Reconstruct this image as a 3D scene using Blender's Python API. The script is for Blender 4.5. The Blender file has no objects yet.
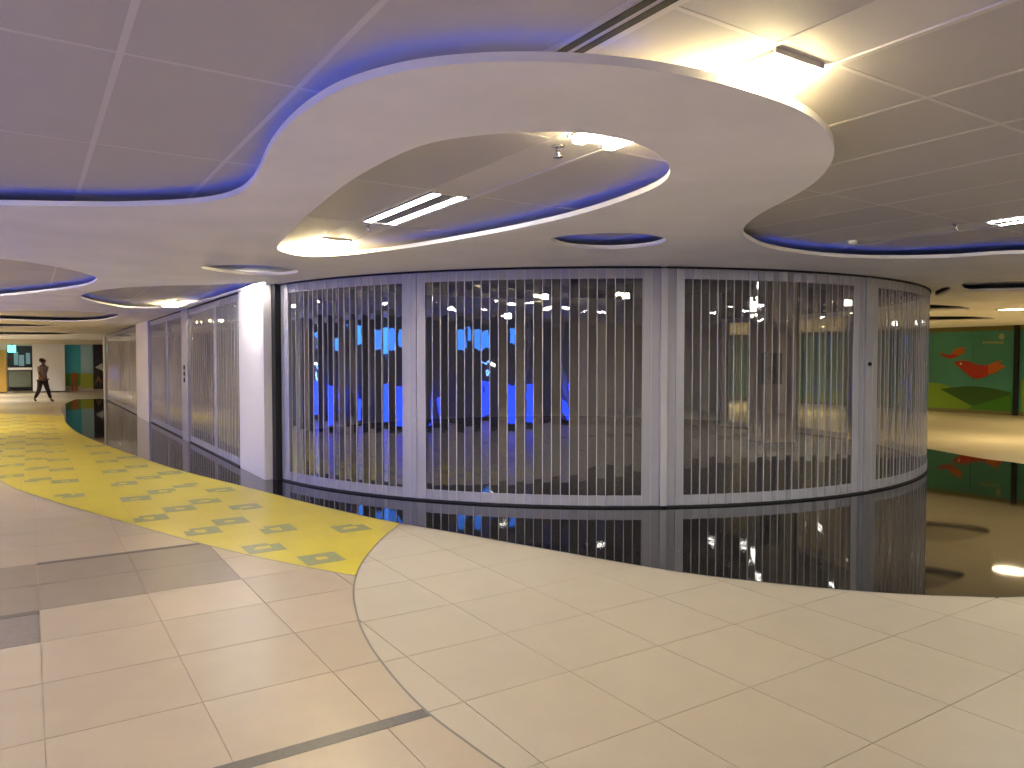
import bpy, bmesh, math, random
from mathutils import Vector, Matrix
random.seed(7)
scn = bpy.context.scene
COL = scn.collection

# ------------------------------------------------------------------ camera, world, exposure
F, H = 744.0, 1.53                       # focal length in pixels, eye height
PITCH = math.atan(24 / F)
cam_d = bpy.data.cameras.new('camera'); cam = bpy.data.objects.new('camera', cam_d); COL.objects.link(cam)
cam_d.sensor_width = 36; cam_d.lens = F / 1024 * 36; cam_d.clip_end = 300
cam.location = (0, 0, H); cam.rotation_euler = (math.pi / 2 - PITCH, 0, 0)
scn.camera = cam
world = bpy.data.worlds.new('world'); scn.world = world; world.use_nodes = True
world.node_tree.nodes['Background'].inputs[0].default_value = (0.5, 0.5, 0.55, 1)
world.node_tree.nodes['Background'].inputs[1].default_value = 0.02
vs = scn.view_settings
vs.view_transform = 'Standard'; vs.look = 'None'; vs.gamma = 1; vs.use_curve_mapping = False
vs.exposure = 0.48
TUBE = 90.0          # fluorescent tube emission
TUBE_WARM = 110.0
LED = 2.6            # blue cove strips
BLUE_SHOP = 4.8      # blue-lit shop across the corridor
DOWN = 260.0          # downlight watts

# ------------------------------------------------------------------ geometry helpers
S = 2.49             # underside of the plaster soffit
ZL = 0.032           # soffit thickness
ZU = 2.60            # upper panel ceiling
UX = Vector((-0.545, 0.8384)); VX = Vector((0.8384, 0.545))
def W(u, v, z=0.0):
    p = UX * u + VX * v
    return Vector((p.x, p.y, z))
def uv_of(x, y):
    return Vector((x, y)).dot(UX), Vector((x, y)).dot(VX)
def ray(px, py):
    d = Vector(((px - 512) / F, 1, -(py - 384) / F)); c, s = math.cos(PITCH), math.sin(PITCH)
    return Vector((d.x, d.y * c + d.z * s, -d.y * s + d.z * c))
def at(px, py, z):
    r = ray(px, py); t = (z - H) / r.z
    return Vector((r.x * t, r.y * t))
def on_v(px, py, v):
    r = ray(px, py); t = v / Vector((r.x, r.y)).dot(VX)
    return Vector((r.x, r.y)).dot(UX) * t, H + r.z * t
def on_u(px, py, u):
    r = ray(px, py); t = u / Vector((r.x, r.y)).dot(UX)
    return Vector((r.x, r.y)).dot(VX) * t, H + r.z * t
def u_at(px, v):
    return on_v(px, 384, v)[0]
def smooth(pts, n=6, closed=False):
    P = [Vector((p[0], p[1])) for p in pts]; m = len(P); out = []
    for i in range(m if closed else m - 1):
        p1, p2 = P[i], P[(i + 1) % m]
        p0 = P[(i - 1) % m] if closed or i > 0 else 2 * p1 - p2
        p3 = P[(i + 2) % m] if closed or i + 2 < m else 2 * p2 - p1
        for k in range(n):
            t = k / n
            out.append(0.5 * ((2 * p1) + (p2 - p0) * t + (2 * p0 - 5 * p1 + 4 * p2 - p3) * t * t + (3 * p1 - p0 - 3 * p2 + p3) * t ** 3))
    if not closed: out.append(P[-1])
    return out
def inside(p, poly):
    r = False; n = len(poly)
    for i in range(n):
        a, b = poly[i], poly[(i + 1) % n]
        if (a[1] > p[1]) != (b[1] > p[1]) and p[0] < (b[0] - a[0]) * (p[1] - a[1]) / (b[1] - a[1]) + a[0]: r = not r
    return r
def area(poly):
    return 0.5 * sum(poly[i][0] * poly[(i + 1) % len(poly)][1] - poly[(i + 1) % len(poly)][0] * poly[i][1] for i in range(len(poly)))
def clip(subject, window):
    """subject polygon clipped to a convex counter-clockwise window"""
    out = list(subject)
    for i in range(len(window)):
        a, b = window[i], window[(i + 1) % len(window)]
        e = b - a; src = out; out = []
        if not src: return []
        def sd(p): return e.x * (p.y - a.y) - e.y * (p.x - a.x)
        for j in range(len(src)):
            p, q = src[j - 1], src[j]; sp, sq = sd(p), sd(q)
            if sq >= 0:
                if sp < 0: out.append(p + (q - p) * (sp / (sp - sq)))
                out.append(q)
            elif sp >= 0: out.append(p + (q - p) * (sp / (sp - sq)))
    res = []
    for p in out:
        if not res or (p - res[-1]).length > 1e-4: res.append(p)
    if len(res) > 1 and (res[0] - res[-1]).length < 1e-4: res.pop()
    return res

# ------------------------------------------------------------------ object helpers
def mesh_from(verts, faces, name='mesh'):
    me = bpy.data.meshes.new(name); me.from_pydata([tuple(v) for v in verts], [], faces); me.update(); return me
def link(name, me, mat=None, parent=None, loc=(0, 0, 0), rotz=0.0):
    o = bpy.data.objects.new(name, me); COL.objects.link(o)
    o.location = loc; o.rotation_euler = (0, 0, rotz)
    if mat is not None and me is not None and not me.materials: me.materials.append(mat)
    if parent is not None:
        o.parent = parent; o.matrix_parent_inverse = base_matrix(parent).inverted()
    return o
def base_matrix(o):
    m = Matrix.Translation(o.location) @ o.rotation_euler.to_matrix().to_4x4()
    if o.parent: m = base_matrix(o.parent) @ o.matrix_parent_inverse @ m
    return m
def tag(o, label, cat, group=None):
    o['label'] = label; o['category'] = cat
    if group: o['group'] = group
    return o
def thing(name, label, cat, loc=(0, 0, 0), group=None):
    return tag(link(name, None, None, None, loc), label, cat, group)
def struct(o, label=None):
    o['kind'] = 'structure'
    if label: o['label'] = label; o['category'] = label_cat(o.name)
    return o
def label_cat(n): return n.split('.')[0].split('_')[0]
def bm_mesh(bm, name='mesh', sm=False):
    me = bpy.data.meshes.new(name); bm.to_mesh(me); bm.free()
    if sm:
        for p in me.polygons: p.use_smooth = True
    return me
def box_bm(bm, x0, x1, y0, y1, z0, z1, M=None):
    vs_ = [Vector(c) for c in ((x0, y0, z0), (x1, y0, z0), (x1, y1, z0), (x0, y1, z0), (x0, y0, z1), (x1, y0, z1), (x1, y1, z1), (x0, y1, z1))]
    if M is not None: vs_ = [M @ v for v in vs_]
    b = [bm.verts.new(v) for v in vs_]
    for f in ((0, 3, 2, 1), (4, 5, 6, 7), (0, 1, 5, 4), (1, 2, 6, 5), (2, 3, 7, 6), (3, 0, 4, 7)): bm.faces.new([b[i] for i in f])
def box(x0, x1, y0, y1, z0, z1, bevel=0.0):
    bm = bmesh.new(); box_bm(bm, x0, x1, y0, y1, z0, z1)
    if bevel: bmesh.ops.bevel(bm, geom=bm.edges[:], offset=bevel, segments=2, affect='EDGES', profile=0.7)
    return bm_mesh(bm)
MUV = Matrix(((UX.x, VX.x, 0, 0), (UX.y, VX.y, 0, 0), (0, 0, 1, 0), (0, 0, 0, 1)))   # (u, v, z) -> world
def uvbox(u0, u1, v0, v1, z0, z1, bevel=0.0):
    bm = bmesh.new(); box_bm(bm, u0, u1, v0, v1, z0, z1, MUV)
    bmesh.ops.recalc_face_normals(bm, faces=bm.faces[:])
    if bevel: bmesh.ops.bevel(bm, geom=bm.edges[:], offset=bevel, segments=2, affect='EDGES', profile=0.7)
    return bm_mesh(bm)
def slab(poly, z0, z1):
    """prism over one polygon (concave allowed)"""
    if area(poly) < 0: poly = poly[::-1]
    bm = bmesh.new()
    a = [bm.verts.new((p[0], p[1], z0)) for p in poly]; b = [bm.verts.new((p[0], p[1], z1)) for p in poly]
    n = len(poly)
    t = bm.faces.new(b); d = bm.faces.new(a[::-1])
    for i in range(n): bm.faces.new((a[i], a[(i + 1) % n], b[(i + 1) % n], b[i]))
    bmesh.ops.triangulate(bm, faces=[t, d])
    return bm_mesh(bm)
def holed_slab(polys, z0, z1):
    """filled prism over an outer polygon with holes"""
    cu = bpy.data.curves.new('c', 'CURVE'); cu.dimensions = '2D'; cu.fill_mode = 'BOTH'
    cu.extrude = (z1 - z0) / 2
    for poly in polys:
        s = cu.splines.new('POLY'); s.points.add(len(poly) - 1); s.use_cyclic_u = True
        for q, p in zip(s.points, poly): q.co = (p[0], p[1], 0, 1)
    o = bpy.data.objects.new('c', cu); COL.objects.link(o); bpy.context.view_layer.update()
    me = bpy.data.meshes.new_from_object(o.evaluated_get(bpy.context.evaluated_depsgraph_get()))
    bpy.data.objects.remove(o); bpy.data.curves.remove(cu)
    for v in me.vertices: v.co.z += (z0 + z1) / 2
    me.materials.clear()
    return me
def ribbon(pts, w0, w1, z, closed=False, up=True):
    """flat ribbon between offsets w0 and w1 to the left of a path"""
    n = len(pts); L = []
    for i in range(n):
        a = pts[(i - 1) % n] if closed or i else pts[i]; b = pts[(i + 1) % n] if closed or i < n - 1 else pts[i]
        d = (b - a).normalized(); nn = Vector((-d.y, d.x)); L.append((pts[i] + nn * w0, pts[i] + nn * w1))
    vs_ = [(p.x, p.y, z) for pr in L for p in pr]
    fs = [(2 * i, 2 * ((i + 1) % n), 2 * ((i + 1) % n) + 1, 2 * i + 1) for i in range(n if closed else n - 1)]
    return vs_, fs
def tube(pts, r, seg=8, sm=True):
    bm = bmesh.new(); rings = []
    for i, p in enumerate(pts):
        p = Vector(p); a = Vector(pts[max(i - 1, 0)]); b = Vector(pts[min(i + 1, len(pts) - 1)])
        d = (b - a).normalized(); x = d.orthogonal().normalized(); y = d.cross(x)
        rr = r[i] if isinstance(r, (list, tuple)) else r
        rings.append([bm.verts.new(p + (x * math.cos(k * 2 * math.pi / seg) + y * math.sin(k * 2 * math.pi / seg)) * rr) for k in range(seg)])
    for q in range(len(rings) - 1):
        for k in range(seg): bm.faces.new((rings[q][k], rings[q][(k + 1) % seg], rings[q + 1][(k + 1) % seg], rings[q + 1][k]))
    bm.faces.new(rings[0][::-1]); bm.faces.new(rings[-1])
    bmesh.ops.recalc_face_normals(bm, faces=bm.faces[:])
    return bm_mesh(bm, sm=sm)
def lathe(prof, seg=20):
    bm = bmesh.new(); R = []
    for r, z in prof:
        R.append([bm.verts.new((r * math.cos(k * 2 * math.pi / seg), r * math.sin(k * 2 * math.pi / seg), z)) for k in range(seg)] if r > 1e-6 else [bm.verts.new((0, 0, z))])
    for a, b in zip(R, R[1:]):
        for k in range(seg):
            q = [a[k % len(a)], a[(k + 1) % len(a)], b[(k + 1) % len(b)], b[k % len(b)]]
            q = list(dict.fromkeys(q))
            if len(q) > 2: bm.faces.new(q)
    bmesh.ops.recalc_face_normals(bm, faces=bm.faces[:])
    return bm_mesh(bm, sm=True)

# ------------------------------------------------------------------ materials
def mat(name, col, rough=0.5, metal=0.0, spec=0.5, emit=None, estr=0.0, vary=0.0, nscale=None, namt=0.0, bump=0.0, bscale=60, ior=1.45):
    m = bpy.data.materials.new(name); m.use_nodes = True; nt = m.node_tree; b = nt.nodes['Principled BSDF']
    b.inputs['Roughness'].default_value = rough; b.inputs['Metallic'].default_value = metal
    b.inputs['Specular IOR Level'].default_value = spec; b.inputs['IOR'].default_value = ior
    c = (*col, 1); b.inputs['Base Color'].default_value = c
    sock = None
    if vary or namt:
        tc = nt.nodes.new('ShaderNodeNewGeometry')
        hsv = nt.nodes.new('ShaderNodeHueSaturation'); hsv.inputs['Color'].default_value = c
        val = None
        if vary:
            oi = nt.nodes.new('ShaderNodeObjectInfo'); mr = nt.nodes.new('ShaderNodeMapRange')
            mr.inputs['To Min'].default_value = 1 - vary; mr.inputs['To Max'].default_value = 1 + vary
            nt.links.new(oi.outputs['Random'], mr.inputs['Value']); val = mr.outputs[0]
        if namt:
            no = nt.nodes.new('ShaderNodeTexNoise'); no.inputs['Scale'].default_value = nscale; no.inputs['Detail'].default_value = 5
            nt.links.new(tc.outputs['Position'], no.inputs['Vector'])
            mr2 = nt.nodes.new('ShaderNodeMapRange'); mr2.inputs['From Min'].default_value = 0.3; mr2.inputs['From Max'].default_value = 0.7
            mr2.inputs['To Min'].default_value = 1 - namt; mr2.inputs['To Max'].default_value = 1 + namt
            nt.links.new(no.outputs['Fac'], mr2.inputs['Value'])
            if val is None: val = mr2.outputs[0]
            else:
                mu = nt.nodes.new('ShaderNodeMath'); mu.operation = 'MULTIPLY'
                nt.links.new(val, mu.inputs[0]); nt.links.new(mr2.outputs[0], mu.inputs[1]); val = mu.outputs[0]
        nt.links.new(val, hsv.inputs['Value']); nt.links.new(hsv.outputs[0], b.inputs['Base Color'])
    if bump:
        tc2 = nt.nodes.new('ShaderNodeNewGeometry'); n2 = nt.nodes.new('ShaderNodeTexNoise'); n2.inputs['Scale'].default_value = bscale
        bp = nt.nodes.new('ShaderNodeBump'); bp.inputs['Strength'].default_value = bump; bp.inputs['Distance'].default_value = 0.01
        nt.links.new(tc2.outputs['Position'], n2.inputs['Vector']); nt.links.new(n2.outputs['Fac'], bp.inputs['Height']); nt.links.new(bp.outputs[0], b.inputs['Normal'])
    if emit:
        b.inputs['Emission Color'].default_value = (*emit, 1); b.inputs['Emission Strength'].default_value = estr
    return m
def grid_mat(name, col, line, pu, pv, ou, ov, w, rough, spec=0.5, namt=0.04, nscale=1.5):
    """colour with thin joint lines on a rectangular grid laid along the building's axes"""
    m = mat(name, col, rough, spec=spec, nscale=nscale, namt=namt); nt = m.node_tree; b = nt.nodes['Principled BSDF']
    src = b.inputs['Base Color'].links[0].from_socket if b.inputs['Base Color'].links else None
    geo = nt.nodes.new('ShaderNodeNewGeometry'); masks = []
    for ax, p, o in ((UX, pu, ou), (VX, pv, ov)):
        d = nt.nodes.new('ShaderNodeVectorMath'); d.operation = 'DOT_PRODUCT'; d.inputs[1].default_value = (ax.x, ax.y, 0)
        nt.links.new(geo.outputs['Position'], d.inputs[0])
        a = nt.nodes.new('ShaderNodeMath'); a.operation = 'SUBTRACT'; a.inputs[1].default_value = o; nt.links.new(d.outputs['Value'], a.inputs[0])
        pp = nt.nodes.new('ShaderNodeMath'); pp.operation = 'PINGPONG'; pp.inputs[1].default_value = p / 2; nt.links.new(a.outputs[0], pp.inputs[0])
        lt = nt.nodes.new('ShaderNodeMath'); lt.operation = 'LESS_THAN'; lt.inputs[1].default_value = w; nt.links.new(pp.outputs[0], lt.inputs[0]); masks.append(lt)
    mx = nt.nodes.new('ShaderNodeMath'); mx.operation = 'MAXIMUM'; nt.links.new(masks[0].outputs[0], mx.inputs[0]); nt.links.new(masks[1].outputs[0], mx.inputs[1])
    mix = nt.nodes.new('ShaderNodeMix'); mix.data_type = 'RGBA'; nt.links.new(mx.outputs[0], mix.inputs['Factor'])
    nt.links.new(src, mix.inputs[6]); mix.inputs[7].default_value = (*line, 1)
    nt.links.new(mix.outputs[2], b.inputs['Base Color'])
    return m
def pane_mat(name, tint, haze, lo, hi, bump):
    """clear polycarbonate: see-through, partly mirroring, with reflected haze put in as pale diffuse colour"""
    m = bpy.data.materials.new(name); m.use_nodes = True; nt = m.node_tree; nt.nodes.clear()
    out = nt.nodes.new('ShaderNodeOutputMaterial'); tr = nt.nodes.new('ShaderNodeBsdfTransparent'); tr.inputs[0].default_value = (*tint, 1)
    df = nt.nodes.new('ShaderNodeBsdfDiffuse'); df.inputs[0].default_value = (0.6, 0.6, 0.62, 1)  # pale diffuse share stands in for haze of the reflected hall
    gl = nt.nodes.new('ShaderNodeBsdfGlossy'); gl.inputs['Roughness'].default_value = 0.015; gl.inputs[0].default_value = (0.95, 0.95, 0.95, 1)
    geo = nt.nodes.new('ShaderNodeNewGeometry'); oi = nt.nodes.new('ShaderNodeObjectInfo')
    mp = nt.nodes.new('ShaderNodeMapping'); mp.inputs['Scale'].default_value = (1, 1, 0.45)
    sc = nt.nodes.new('ShaderNodeVectorMath'); sc.operation = 'ADD'
    nt.links.new(geo.outputs['Position'], sc.inputs[0]); nt.links.new(oi.outputs['Random'], sc.inputs[1])
    nt.links.new(sc.outputs[0], mp.inputs['Vector'])
    no = nt.nodes.new('ShaderNodeTexNoise'); no.inputs['Scale'].default_value = 7; no.inputs['Detail'].default_value = 1.0
    nt.links.new(mp.outputs[0], no.inputs['Vector'])
    bp = nt.nodes.new('ShaderNodeBump'); bp.inputs['Strength'].default_value = bump; bp.inputs['Distance'].default_value = 0.02
    nt.links.new(no.outputs['Fac'], bp.inputs['Height']); nt.links.new(bp.outputs[0], gl.inputs['Normal'])
    lw = nt.nodes.new('ShaderNodeLayerWeight'); lw.inputs[0].default_value = 0.3
    mr = nt.nodes.new('ShaderNodeMapRange'); mr.inputs['To Min'].default_value = lo; mr.inputs['To Max'].default_value = hi
    nt.links.new(lw.outputs['Fresnel'], mr.inputs['Value'])
    m1 = nt.nodes.new('ShaderNodeMixShader'); m1.inputs[0].default_value = haze; nt.links.new(tr.outputs[0], m1.inputs[1]); nt.links.new(df.outputs[0], m1.inputs[2])
    m2 = nt.nodes.new('ShaderNodeMixShader'); nt.links.new(mr.outputs[0], m2.inputs[0]); nt.links.new(m1.outputs[0], m2.inputs[1]); nt.links.new(gl.outputs[0], m2.inputs[2])
    nt.links.new(m2.outputs[0], out.inputs[0])
    return m
def emis(name, col, s):
    m = bpy.data.materials.new(name); m.use_nodes = True; nt = m.node_tree; nt.nodes.clear()
    o = nt.nodes.new('ShaderNodeOutputMaterial'); e = nt.nodes.new('ShaderNodeEmission'); e.inputs[0].default_value = (*col, 1); e.inputs[1].default_value = s
    nt.links.new(e.outputs[0], o.inputs[0]); return m

M = {}
M['beige'] = mat('beige stone tile', (0.395, 0.325, 0.238), 0.34, vary=0.045, nscale=5, namt=0.035)
M['taupe'] = mat('taupe stone tile', (0.235, 0.19, 0.145), 0.36, vary=0.03, nscale=5, namt=0.05)
M['grey_tile'] = mat('grey stone tile', (0.19, 0.16, 0.145), 0.36, nscale=30, namt=0.12)
M['dark_strip'] = mat('dark grey stone inlay', (0.10, 0.09, 0.08), 0.4, nscale=60, namt=0.15)
M['white_tile'] = mat('cream white stone tile', (0.43, 0.38, 0.297), 0.36, vary=0.025, nscale=4, namt=0.025)
M['grout'] = mat('tile grout', (0.29, 0.235, 0.175), 0.7)
M['floor_far'] = grid_mat('beige tile floor beyond', (0.40, 0.335, 0.24), (0.30, 0.24, 0.165), 0.6167, 0.598, 3.505, 0.03, 0.003, 0.3)
M['yellow'] = grid_mat('yellow resin floor', (0.54, 0.445, 0.045), (0.47, 0.365, 0.035), 0.6, 0.305, 0.12, 0.51, 0.003, 0.3, namt=0.05, nscale=2.2)
M['motif'] = mat('green grey floor print', (0.235, 0.25, 0.135), 0.35, nscale=25, namt=0.1)
M['granite'] = mat('polished black granite', (0.012, 0.011, 0.010), 0.035, spec=0.5, ior=1.5)
def speckle(m, col):
    nt = m.node_tree; b = nt.nodes['Principled BSDF']; g = nt.nodes.new('ShaderNodeNewGeometry'); v = nt.nodes.new('ShaderNodeTexVoronoi'); v.inputs['Scale'].default_value = 5.5
    lt = nt.nodes.new('ShaderNodeMath'); lt.operation = 'LESS_THAN'; lt.inputs[1].default_value = 0.035
    mx = nt.nodes.new('ShaderNodeMix'); mx.data_type = 'RGBA'; mx.inputs[6].default_value = b.inputs['Base Color'].default_value; mx.inputs[7].default_value = (*col, 1)
    nt.links.new(g.outputs['Position'], v.inputs['Vector']); nt.links.new(v.outputs['Distance'], lt.inputs[0]); nt.links.new(lt.outputs[0], mx.inputs['Factor']); nt.links.new(mx.outputs[2], b.inputs['Base Color'])
speckle(M['granite'], (0.45, 0.42, 0.36))
M['steel_trim'] = mat('grey metal divider strip', (0.20, 0.19, 0.17), 0.4, metal=0.6)
M['plaster'] = mat('white painted plaster', (0.88, 0.865, 0.84), 0.75, nscale=1.3, namt=0.06)
M['panel'] = mat('grey perforated metal ceiling panel', (0.47, 0.45, 0.45), 0.6, vary=0.02, nscale=3, namt=0.02)
M['tee'] = mat('pale grey ceiling bar', (0.60, 0.58, 0.57), 0.6)
M['alu'] = mat('satin aluminium', (0.43, 0.43, 0.46), 0.42, metal=0.25, nscale=6, namt=0.03)
M['alu_pale'] = mat('pale aluminium bar', (0.56, 0.555, 0.57), 0.4, metal=0.2)
M['pane'] = pane_mat('clear polycarbonate leaf', (0.94, 0.95, 0.96), 0.02, 0.10, 0.40, 0.07)
M['black'] = mat('matt black paint', (0.008, 0.008, 0.009), 0.8)
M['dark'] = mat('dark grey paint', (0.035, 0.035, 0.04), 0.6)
M['gasket'] = mat('black rubber gasket', (0.012, 0.012, 0.012), 0.6)
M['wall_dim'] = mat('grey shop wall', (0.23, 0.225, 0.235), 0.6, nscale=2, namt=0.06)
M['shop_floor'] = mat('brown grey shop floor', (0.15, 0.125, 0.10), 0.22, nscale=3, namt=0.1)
M['white_wall'] = mat('white wall paint', (0.78, 0.76, 0.74), 0.7)
M['cream_wall'] = mat('cream wall paint', (0.66, 0.58, 0.44), 0.7)
M['tan'] = mat('tan column paint', (0.42, 0.33, 0.22), 0.6, nscale=3, namt=0.06)
M['tube'] = emis('white fluorescent tube', (1.0, 0.955, 0.88), TUBE)
M['tube_warm'] = emis('warm fluorescent tube', (1.0, 0.80, 0.42), TUBE_WARM)
M['led'] = emis('blue led strip', (0.03, 0.11, 1.0), LED)
M['lamp_white'] = emis('white lamp', (1.0, 0.95, 0.85), 28)
M['lamp_warm'] = emis('warm lamp', (1.0, 0.82, 0.5), 14)
M['blue_counter'] = emis('deep blue backlit panel', (0.012, 0.05, 1.0), BLUE_SHOP * 1.5)
M['blue_banner'] = emis('light blue backlit panel', (0.05, 0.24, 1.0), BLUE_SHOP)
M['neon'] = emis('pale blue neon', (0.12, 0.3, 1.0), 14)
M['chrome'] = mat('chrome', (0.6, 0.6, 0.6), 0.2, metal=1)
M['housing'] = mat('grey lamp tray', (0.16, 0.15, 0.15), 0.5)

# ------------------------------------------------------------------ plan curves from the photograph
CC = Vector((1.102, 13.077)); CR = 5.42        # round shop
def circ(r, n=160): return [CC + Vector((math.cos(2 * math.pi * k / n), math.sin(2 * math.pi * k / n))) * r for k in range(n)]
fl = lambda L: [at(x, y, 0) for x, y in L]
cl = lambda L: [at(x, y, S) for x, y in L]
bw = smooth(fl([(401, 523.5), (450, 532), (500, 541), (550, 550), (600, 559), (650, 567.5), (700, 575), (750, 581), (800, 586), (850, 590.5), (900, 594), (960, 596.5), (1024, 597)]) + [Vector((4.3, 4.95)), Vector((5.6, 5.7)), Vector((7.0, 7.2))], 5)
by = smooth([at(401, 523.5, 0)] + fl([(375, 518.5), (350, 513), (300, 501), (250, 488), (190, 473), (158, 463.5), (127, 452.5), (102, 443.5), (80, 434), (70, 427), (65, 421), (64, 416)]) + [W(26.5, 0.82), W(30, 1.05), W(33.5, 1.5)], 5)
back = smooth([Vector((7.0, 7.2)), Vector((7.65, 9.3))] + fl([(1024, 464), (984, 458.8), (931, 449.4)]) + [Vector((7.0, 14.5)), Vector((6.3, 17)), Vector((4.6, 18.9)), Vector((2.5, 19.9))], 5)
arc = smooth(fl([(401, 523.5), (386, 535), (371.6, 550), (362, 563), (357, 574), (354, 586), (354, 600), (359, 622), (367, 640), (377, 656), (400, 685), (428, 713), (463, 739.7), (503, 768)]) + [Vector((0.30, 2.35)), Vector((0.95, 1.75)), Vector((1.7, 1.25)), Vector((2.9, 0.75)), Vector((4.6, 0.45)), Vector((7.5, 0.5))], 5)
yl = smooth([W(26.6, -1.2), W(22, -1.6), W(17, -1.3)] + fl([(0, 480.7), (36.6, 496), (92.8, 513), (127, 523), (185.5, 539.5), (241, 553.5), (300, 566), (353, 575.5)]), 5)

outer = smooth([Vector((-14, 2.2)), Vector((-9, 3.6)), Vector((-5.5, 4.45))] + cl([(0, 205), (60, 206), (120, 206.5), (175, 204.5), (212, 201), (236, 194.5), (250, 185), (259, 172), (268, 152), (285, 129), (312, 106), (350, 86), (410, 70), (480, 62.5), (560, 62), (640, 68.5), (700, 79), (750, 92), (795, 108), (822, 126), (834, 147), (830, 165), (814, 183), (790, 198), (765, 211), (749, 222), (743, 231), (748, 239), (772, 248.5), (820, 255.5), (880, 258.5), (950, 257.5), (1024, 253.5)]) + [Vector((6.2, 6.6)), Vector((9, 5.9)), Vector((14, 5.2)), Vector((24, 5.0))], 6)
HOLES = {}
HOLES['leaf'] = smooth(cl([(278, 246), (300, 222), (328, 198), (355, 178), (400, 154), (440, 141), (500, 133.5), (560, 132), (605, 136), (640, 145), (662, 157), (670, 171), (661, 184), (630, 198), (580, 214), (520, 228), (450, 241), (400, 249), (350, 254.5), (310, 256.5), (285, 252.5)]), 5, True)
HOLES['oval'] = smooth(cl([(551, 240), (568, 235.5), (610, 233), (650, 235), (666, 240), (650, 246), (610, 249), (570, 247)]), 6, True)
HOLES['slim'] = smooth(cl([(201, 268), (228, 265), (268, 266), (298, 271), (280, 275), (238, 274)]), 6, True)
HOLES['edge'] = smooth(cl([(-260, 262), (-140, 258), (-60, 257.5), (0, 259), (40, 264), (80, 272), (97, 279), (84, 286), (50, 291), (0, 296), (-60, 299), (-150, 299), (-260, 290)]), 6, True)
HOLES['long'] = smooth(cl([(80, 296.5), (95, 291.5), (120, 288), (155, 286), (200, 285), (240, 283.2), (266, 282.5), (250, 288), (222, 296), (195, 303.5), (172, 307.5), (130, 308), (95, 302)]), 5, True)
HOLES['far_a'] = smooth(cl([(-170, 314), (-40, 311.5), (0, 310.8), (60, 310.8), (118, 314.5), (100, 320.5), (60, 321.5), (0, 319.8), (-40, 319), (-170, 317)]), 4, True)
HOLES['far_b'] = smooth(cl([(-40, 323.5), (30, 324.3), (62, 326.2), (30, 327), (-40, 326.5)]), 4, True)
HOLES['far_c'] = smooth(cl([(-40, 331), (40, 332), (78, 334.4), (40, 335.2), (-40, 334)]), 4, True)
HOLES['slot'] = smooth(cl([(963, 283.3), (985, 282.3), (1010, 281.5), (1050, 280.5), (1085, 281.5), (1092, 285), (1060, 289), (1024, 290), (990, 290.6), (966, 290.8)]), 4, True)
HOLES['small'] = smooth(cl([(935.5, 291.5), (945, 287), (950.5, 288), (948, 291.5), (939, 295.5), (935.8, 296)]), 4, True)
HOLES['thin_a'] = smooth(cl([(924, 305), (945, 305.2), (970, 308), (955, 309.3), (924, 309.8)]), 4, True)
HOLES['thin_b'] = smooth(cl([(920, 317), (960, 316.3), (994, 318.4), (980, 320), (920, 321)]), 4, True)
soffit_outline = outer + [Vector((40, 5.0)), Vector((40, 45)), Vector((-45, 70)), Vector((-60, 40)), Vector((-40, 4))]
def open_above(p):
    """True where the upper ceiling can be seen from below"""
    if (Vector(p) - CC).length < CR + 0.05: return False
    if any(inside(p, h) for h in HOLES.values()): return True
    return not inside(p, soffit_outline)

# ------------------------------------------------------------------ floor
fo = struct(link('floor', slab([Vector((-70, -14)), Vector((60, -14)), Vector((60, 70)), Vector((-70, 70))], -0.08, -0.004), M['floor_far']), 'beige stone tile floor of the concourse with taupe bands')
white_base = bw + [Vector((9.5, 6.5)), Vector((9.5, 0.5))] + arc[::-1]
fw = struct(link('floor_cream', slab(white_base, -0.03, -0.0035), M['grout']), 'cream white tile floor sweeping out in a rounded point')
back_in = [p for p in back]
granite_poly = bw + back + [CC + Vector((math.cos(a), math.sin(a))) * (CR - 0.1) for a in [math.radians(d) for d in range(80, -150, -5)]] + [W(10.6, 2.75), W(33.5, 2.75)] + by[::-1]
fg = struct(link('floor_granite', slab(granite_poly, -0.03, 0.001), M['granite']), 'polished black granite floor border around the round shop')
yellow_poly = by[:-3 * 5] + [W(25.5, 0.0), W(26.6, -1.2)]
# yellow: black edge out to the far end, back along the beige edge, then up the cream arc
arc_part = [p for p in arc if p.y > at(353, 575.5, 0).y]
yellow_poly = [p for p in by if p.y < at(64, 415.5, 0).y] + yl + arc_part[::-1]
fy = struct(link('floor_yellow', slab(yellow_poly, -0.03, 0.0), M['yellow']), 'yellow floor lane with rows of green grey printed squares')
# cream tiles
def tiles(region, u0, v0, pu, pv, ur, vr, mat_of, parent, z0=-0.0036, z1=0.0, name='tile', cap=300):
    L = []
    reg = region if area(region) > 0 else region[::-1]
    for i in range(*ur):
        for j in range(*vr):
            a, b = u0 + i * pu + 0.002, u0 + (i + 1) * pu - 0.002; c, d = v0 + j * pv + 0.002, v0 + (j + 1) * pv - 0.002
            sq = [W(a, c).xy, W(b, c).xy, W(b, d).xy, W(a, d).xy]
            if area(sq) < 0: sq = sq[::-1]
            p = clip(reg, sq)
            if len(p) < 3 or abs(area(p)) < 0.002: continue
            L.append(((W((a + b) / 2, (c + d) / 2).xy - Vector((0, 3))).length, p, (a + b) / 2, (c + d) / 2))
    L.sort(key=lambda q: q[0])
    for _, p, u, v in L[:cap]:
        link(name, slab(p, z0, z1), mat_of(u, v), parent)
tiles(white_base, 2.27, 1.61, 0.603, 0.597, (-6, 9), (-3, 14), lambda u, v: M['white_tile'], fw)
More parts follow.
